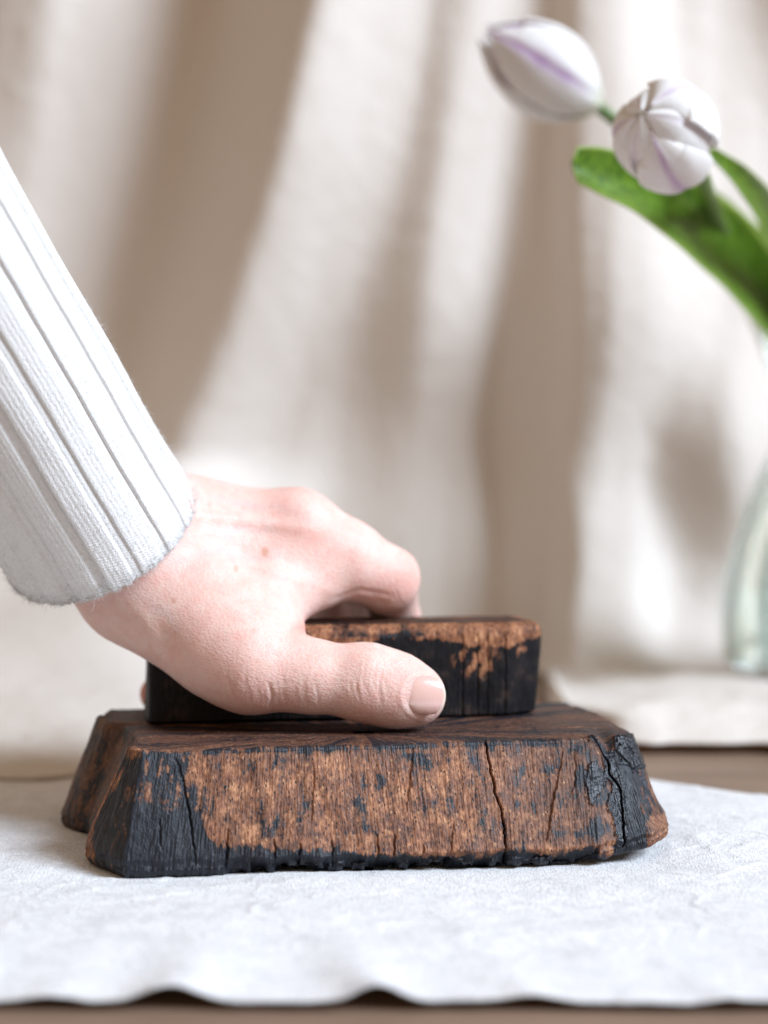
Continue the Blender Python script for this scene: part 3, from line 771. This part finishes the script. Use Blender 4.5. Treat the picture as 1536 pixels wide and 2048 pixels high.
def nail():
    # a curved plate lying on the end of the thumb
    c0 = np.array([852., 1391.]); ax = np.array([math.cos(.10), math.sin(.10)]); ay = np.array([-ax[1], ax[0]])
    n, k = 60, 56
    s = np.linspace(-1, 1, n); t = np.linspace(-1, 1, k); Sg, Tg = np.meshgrid(s, t, indexing='ij')
    # squircle disc
    e = .62
    L, Wd = 38.5, 37.0
    sx = Sg - .10*(1-Sg)*.0; wl = np.where(Sg < -.15, np.sqrt(np.clip(1-((-.15-Sg)/.85)**2.4, 0, 1)), 1-.10*np.clip((Sg+.15)/1.15, 0, 1)**2)
    wl = np.maximum(wl, .03); tx = Tg*wl; sx = sx - .42*np.clip(Sg, 0, 1)*np.abs(Tg)**2.2
    px = c0[0]+ax[0]*sx*L+ay[0]*tx*Wd; py = c0[1]+ax[1]*sx*L+ay[1]*tx*Wd
    V = np.zeros(px.shape+(3,))
    # plate section: circular arch around the thumb's long axis
    a0 = P(800, 1384, .562); a1 = P(893, 1398, .5615)
    Rn = .0120; A = a1-a0; A /= np.linalg.norm(A)
    up = np.cross(A, np.array([0, -1., 0])); up /= np.linalg.norm(up)
    if up[2] < 0: up = -up
    fwd = np.cross(A, up); fwd *= -np.sign(fwd[1])
    for i in range(n):
        for j in range(k):
            edgef = max(abs(t[j])**6, max(0, -s[i])**8)
            q = P(px[i, j], py[i, j], .553) ; r = q-a0
            l = r@A; h = np.clip((r@up)/Rn, -.96, .96); ang = math.asin(h)
            dep = Rn*math.cos(ang)*.93+.00085-.0007*edgef - .0062*max(0, (l-.001)/.019)**1.9
            V[i, j] = a0+A*l+up*Rn*h+fwd*dep
    free = ss(.86, .97, Sg)
    o = mesh('thumbnail', V.reshape(-1, 3), gridfaces(n, k, flip=True), M_nail, person, attrs={'free': free})
    sm = o.modifiers.new('thick', 'SOLIDIFY'); sm.thickness = .0006; sm.offset = 0
nail()

# ------------------------------------------------------------------ sleeve
def sleeve():
    # centre line (pixel, distance) and radius, from the cuff towards the elbow
    st = [((203, 1066), .582, .0368), ((190, 1044), .579, .0358), ((150, 977), .570, .0348), ((90, 877), .557, .0344), ((24, 765), .543, .0342), ((-76, 605), .523, .0340), ((-180, 440), .503, .0345), ((-380, 130), .467, .036)]
    C = catmull([P(*a[0], a[1]) for a in st], 420); R = np.interp(np.linspace(0, len(st)-1, 420), range(len(st)), [a[2] for a in st])
    tt = np.linspace(0, 1, 420)**1.35; s_ = np.linspace(0, 1, 420)
    C = np.stack([np.interp(tt, s_, C[:, k]) for k in range(3)], 1); R = np.interp(tt, s_, R)
    C[1:-1] = gauss(C, 14)[1:-1]; T = np.gradient(gauss(C, 8), axis=0); T /= np.linalg.norm(T, axis=1)[:, None]; T = gauss(T, 34)
    T /= np.linalg.norm(T, axis=1)[:, None]
    nt = 1500; th = np.linspace(0, 2*math.pi, nt, endpoint=False)
    ref = np.array([0, -1., 0])
    e1 = ref-T*(T@ref)[:, None]; e1 /= np.linalg.norm(e1, axis=1)[:, None]; e2 = np.cross(T, e1)
    d = np.concatenate([[0], np.cumsum(np.linalg.norm(np.diff(C, axis=0), axis=1))])
    TH, DD = np.meshgrid(th, d)
    NR = 19
    ph = TH*NR/(2*math.pi) + .02*noise(DD*7, TH*.8) + .012*noise(DD*90, TH*2)
    fr = ph-np.floor(ph)
    wide = ss(.0, .05, fr)*(1-ss(.66, .80, fr))         # raised band then a recessed band, sharp groove at 0
    groove = np.exp(-(np.minimum(fr, 1-fr)/.042)**2)
    hgt = .00085*wide - .00045*groove
    wale = np.cos(ph*2*math.pi*7)
    hgt = hgt*(.75+.25*ss(.0, .03, DD)) + .00004*wale + .00006*np.cos(DD*2*math.pi/.0011+ph*2*math.pi*3.5)
    hgt += .0008*noise(TH*1.5, DD*12, 3.)*ss(.0, .03, DD) + .0002*noise(TH*5, DD*40, 3.) 
    RR = R[:, None]*(1 + .02*np.sin(TH*2+1)) + hgt
    RR += -.0012*np.exp(-(DD/.004)**2)
    V = C[:, None, :] + RR[..., None]*(np.cos(TH)[..., None]*e1[:, None, :]+np.sin(TH)[..., None]*e2[:, None, :])
    # uneven hem
    V[:3] += (T[0]*-.0006)[None, None, :]*(noise(th*14, 2.)+.8*noise(th*60, 5.))[None, :, None]
    inner = []
    for k, (dr, dl) in enumerate(((-.0009, -.0006), (-.0020, -.0002), (-.0027, .001), (-.0030, .006), (-.0040, .016), (-.006, .030))):
        i = int(np.searchsorted(d, max(dl, 0)))
        base_ = V[0] if dl < .001 else V[i]
        rad = base_-C[i if dl >= .001 else 0]; rad /= np.linalg.norm(rad, axis=1)[:, None]
        inner.append(base_+rad*dr + T[0]*(dl if dl < .001 else 0))
    full = np.concatenate([np.array(inner[::-1]), V])
    o = mesh('sleeve', full.reshape(-1, 3), gridfaces(len(full), nt, True, True), M_knit, person)
    # loose wool fibres
    rs = np.random.RandomState(5); n = 9000
    i = (rs.rand(n)**1.6*300).astype(int); j = rs.randint(0, nt, n)
    p = V[i, j]; nr = p-C[i]; nr /= np.linalg.norm(nr, axis=1)[:, None]
    L = rs.uniform(.0008, .0026, n)*(1+1.3*(rs.rand(n) < .06)); g = rs.normal(size=(n, 3)); dirn = nr+.9*g; dirn /= np.linalg.norm(dirn, axis=1)[:, None]
    curl = rs.normal(size=(n, 3)); pts = [p-nr*.0002]; cur = p.copy()
    for k in range(4):
        cur = cur+dirn*(L/4)[:, None]; pts.append(cur.copy()); dirn = dirn+.55*curl*(.6 if k % 2 else 1); dirn /= np.linalg.norm(dirn, axis=1)[:, None]
    pts = np.stack(pts, 1)                     # n,5,3
    side = np.cross(dirn, nr); side /= np.linalg.norm(side, axis=1)[:, None]+1e-9; other = np.cross(side, dirn)
    rr = np.array([.00005, .000048, .000042, .000034, .000014])
    vs = []
    for a in (0, 2.094, 4.189):
        vs.append(pts + rr[None, :, None]*(math.cos(a)*side+math.sin(a)*other)[:, None, :])
    vs = np.stack(vs, 2)                       # n,5,3,3
    b = (np.arange(n)*15)[:, None, None]; r = (np.arange(4)*3)[None, :, None]; q = np.arange(3)[None, None, :]; q2 = (q+1) % 3
    f = np.stack([b+r+q, b+r+q2, b+r+3+q2, b+r+3+q], -1).reshape(-1, 4)
    z = mesh('wool_fuzz', vs.reshape(-1, 3), f, M_knit, o); z['kind'] = 'stuff'
sleeve()

# ------------------------------------------------------------------ tulips
def frame(a, r=None):
    a = a/np.linalg.norm(a)
    if r is None: r = np.array([0, -1., 0]) if abs(a[1]) < .9 else np.array([0, 0, 1.])
    e1 = r-a*(r@a); e1 /= np.linalg.norm(e1); return a, e1, np.cross(a, e1)
def petal(parent, b, tip, R, phi, wid, off, fat, tw, curl, seed, stripe=1.0, blunt=.0, up=None):
    a, e1, e2 = frame(tip-b, up); L = np.linalg.norm(tip-b)
    n, k = 46, 33
    t = np.linspace(0, 1, n); s = np.linspace(-1, 1, k); Tt, Sx = np.meshgrid(t, s, indexing='ij')
    r = R*np.interp(t, [0, .08, .2, .38, .55, .72, .86, .95, 1], np.array([.18, .52, .82, 1.0, .99, .84, .58, .33, .12])+fat*np.array([0, 0, 0, 0, .02, .06, .12, .06, -.10]))
    r = gauss(r, 2.2)
    w = wid*np.interp(t, [0, .1, .3, .6, .8, .92, 1], np.array([.55, .85, 1.0, 1.0, .86, .55, .06])+blunt*np.array([0, 0, 0, .02, .16, .42, .55]))
    ang = phi + Sx*w[:, None] + .05*noise(Tt*3, Sx*2, seed)
    rad = (r+off)[:, None] - .05*R*np.abs(Sx)**2 + .015*R*noise(Tt*4, Sx*2.5, seed+3) + curl*R*(Tt**3)*(Sx**2)
    rad += .018*R*np.exp(-(Sx/.12)**2)*0 - .03*R*np.exp(-(Sx/.10)**2)*(Tt > .1)
    h = L*(Tt + tw*.02*noise(Tt*2, Sx*2, seed+8)) - .04*L*(Sx**2)*(Tt > .8)
    V = b + h[..., None]*a + rad[..., None]*(np.cos(ang)[..., None]*e1+np.sin(ang)[..., None]*e2)
    st_ = stripe*np.exp(-(Sx/(.13+.05*noise(Tt*5, 1., seed)))**2)*ss(.08, .35, Tt)*(.7+.3*noise(Tt*9, Sx*6, seed+2)) + .15*stripe*np.exp(-(Sx/.4)**2)*ss(.2, .6, Tt)
    gr = .6*ss(.16, .02, Tt)
    o = mesh('petal', V.reshape(-1, 3), gridfaces(n, k), M_petal, parent, attrs={'stripe': np.clip(st_, 0, .9), 'green': gr})
    sm = o.modifiers.new('thick', 'SOLIDIFY'); sm.thickness = .0007; sm.offset = 0
    ssf = o.modifiers.new('sub', 'SUBSURF'); ssf.levels = ssf.render_levels = 1
def tube(name, pts, r0, r1, mat, parent, n=60, k=16):
    C = catmull(pts, n); T = np.gradient(C, axis=0); T /= np.linalg.norm(T, axis=1)[:, None]
    V = []
    for i in range(n):
        a, e1, e2 = frame(T[i]); r = r0+(r1-r0)*i/(n-1); th = np.linspace(0, 2*math.pi, k, endpoint=False)
        V.append(C[i]+r*(np.cos(th)[:, None]*e1+np.sin(th)[:, None]*e2))
    mesh(name, np.array(V).reshape(-1, 3), gridfaces(n, k, True, True), mat, parent, attrs={'edge': np.full(n*k, .10)})
def leaf(parent, pts, widths, side, fold, seed, n=110, k=25):
    C = catmull(pts, n); T = np.gradient(C, axis=0); T /= np.linalg.norm(T, axis=1)[:, None]
    w = np.interp(np.linspace(0, 1, n), np.linspace(0, 1, len(widths)), widths); w = gauss(w, 3); w[-1] *= .2; w[-2] *= .55; w[-3] *= .8
    s = np.linspace(-1, 1, k); side = np.array([catmull(side, n)[i] for i in range(n)]) if np.ndim(side) > 1 else np.tile(side, (n, 1))
    V = np.zeros((n, k, 3))
    for i in range(n):
        b = side[i]-T[i]*(side[i]@T[i]); b /= np.linalg.norm(b); nn = np.cross(T[i], b)
        if nn[1] > 0: nn = -nn
        wav = .05*w[i]*noise(i/14, s*1.2, seed)
        V[i] = C[i]+b*(s*w[i])[:, None]-nn*((fold*w[i])*(1-s**2)+wav)[:, None]
    ed = ss(.82, 1.0, np.abs(np.tile(s, (n, 1))))*.7 + .18*np.abs(noise(np.tile(s, (n, 1))*9, 1., seed))
    o = mesh('leaf', V.reshape(-1, 3), gridfaces(n, k), M_leaf, parent, attrs={'edge': np.clip(ed, 0, 1)})
    sm = o.modifiers.new('thick', 'SOLIDIFY'); sm.thickness = .0009; sm.offset = 0

VX = (1628-768)/F*.97; VY = .97
ta = thing('tulip', 'white tulip bud with purple stripes tilting left, higher and blurrier of the two', 'tulip')
b, tip = P(1195, 212, .80), P(966, 62, .785)
# left bud
for i in range(3): petal(ta, b, b+(tip-b)*.97, .0196, .95+i*2.094, .95, -.0012, 0, 1, 0, 20+i)
for i in range(3): petal(ta, b, tip, .0214, -.10+i*2.094, 1.02, .0004, .0, 1, .05, 30+i)
tube('stem', [b+(tip-b)*.02, P(1235, 245, .803), P(1330, 330, .82), P(1450, 470, .87), P(1560, 680, .94), np.array([VX, VY, .155]), np.array([VX-.01, VY+.01, .03])], .0030, .0034, M_leaf, ta)
tbm = thing('tulip', 'white opening tulip with pale purple veins facing the camera, above the broad leaf', 'tulip')
b2, tip2 = P(1368, 308, .668), P(1281, 222, .620)
UP = np.array([0, 0, 1.]); rad_ = math.radians
for ph in (30, 150, 262): petal(tbm, b2, b2+(tip2-b2)*.95, .0180, rad_(ph), 1.05, -.0010, .9, 1, -.1, 40+ph, .25, 1.0, UP)
for ph, w_, of, ln, ft, st_ in ((98, .86, .0008, .93, .8, .7), (-42, 1.0, .0018, .95, 1.15, .5), (197, .76, .0026, .87, 1.3, .8)):
    petal(tbm, b2, b2+(tip2-b2)*ln, .0192, rad_(ph), w_, of, ft, 1, -.10, 60+ph, st_, .35, UP)
tube('stem', [b2+(tip2-b2)*.03, P(1400, 345, .675), P(1430, 420, .77), P(1500, 560, .86), P(1575, 700, .92), np.array([VX+.004, VY-.006, .155]), np.array([VX+.015, VY-.01, .03])], .0032, .0035, M_leaf, tbm)
X_ = lambda *a: np.array(a, float)
leaf(tbm, [P(1620, 760, .93), P(1560, 620, .86), P(1480, 515, .80), P(1390, 442, .75), P(1290, 378, .71), P(1205, 342, .69), P(1147, 328, .68)],
     [.012, .0200, .0205, .0165, .0120, .0100, .0070], X_(.25, .25, 1), .35, 3.)
leaf(tbm, [P(1620, 760, .93), P(1590, 560, .85), P(1545, 440, .78), P(1490, 362, .74), P(1420, 300, .72)], [.010, .012, .0085, .0060, .0022], X_(.6, .5, .8), .4, 8.)
leaf(ta, [P(1625, 760, .95), P(1560, 590, .90), P(1480, 480, .86), P(1400, 400, .84), P(1355, 368, .83)], [.012, .017, .013, .009, .004], X_(.5, .2, .9), .3, 13.)

# ------------------------------------------------------------------ vase
vs = thing('glass_vase', 'clear glass vase half full of water at the right edge holding the tulips', 'vase')
def lathe(name, prof, mat, parent, n=160):
    pr = np.array(prof); th = np.linspace(0, 2*math.pi, n, endpoint=False)
    V = np.stack([VX+pr[:, 0:1]*np.cos(th), VY+pr[:, 0:1]*np.sin(th), np.repeat(pr[:, 1:2], n, 1)], -1)
    return mesh(name, V.reshape(-1, 3), gridfaces(len(pr), n, True), mat, parent)
z0 = .0150
outer = catmull([(.0001, z0), (.038, z0), (.0505, z0+.003), (.0535, z0+.012), (.0535, z0+.045), (.0465, z0+.078), (.0345, z0+.108), (.0225, z0+.138), (.0240, z0+.165), (.031, z0+.188), (.0405, z0+.212)], 120)
outer[:, 1] = np.maximum(outer[:, 1], z0); outer[0, 0] = .0001
inn = outer[::-1].copy(); inn[:, 0] = np.maximum(inn[:, 0]-.0032, .0001); inn[:, 1] = np.maximum(inn[:, 1], z0+.005)
rim = np.array([(outer[-1, 0]-.0004, outer[-1, 1]+.0009), (outer[-1, 0]-.0018, outer[-1, 1]+.0009)])
lathe('vase_body', np.vstack([outer, rim, inn]), M_glass, vs)
zw = z0+.049
wi = inn[::-1]; wp = wi[wi[:, 1] <= zw].copy(); wp[:, 0] = np.maximum(wp[:, 0]-.0001, .0001); wp[:, 1] += .0001
wp = np.vstack([wp, [(wp[-1, 0], zw), (.0001, zw)]])
lathe('water', wp, M_water, vs)
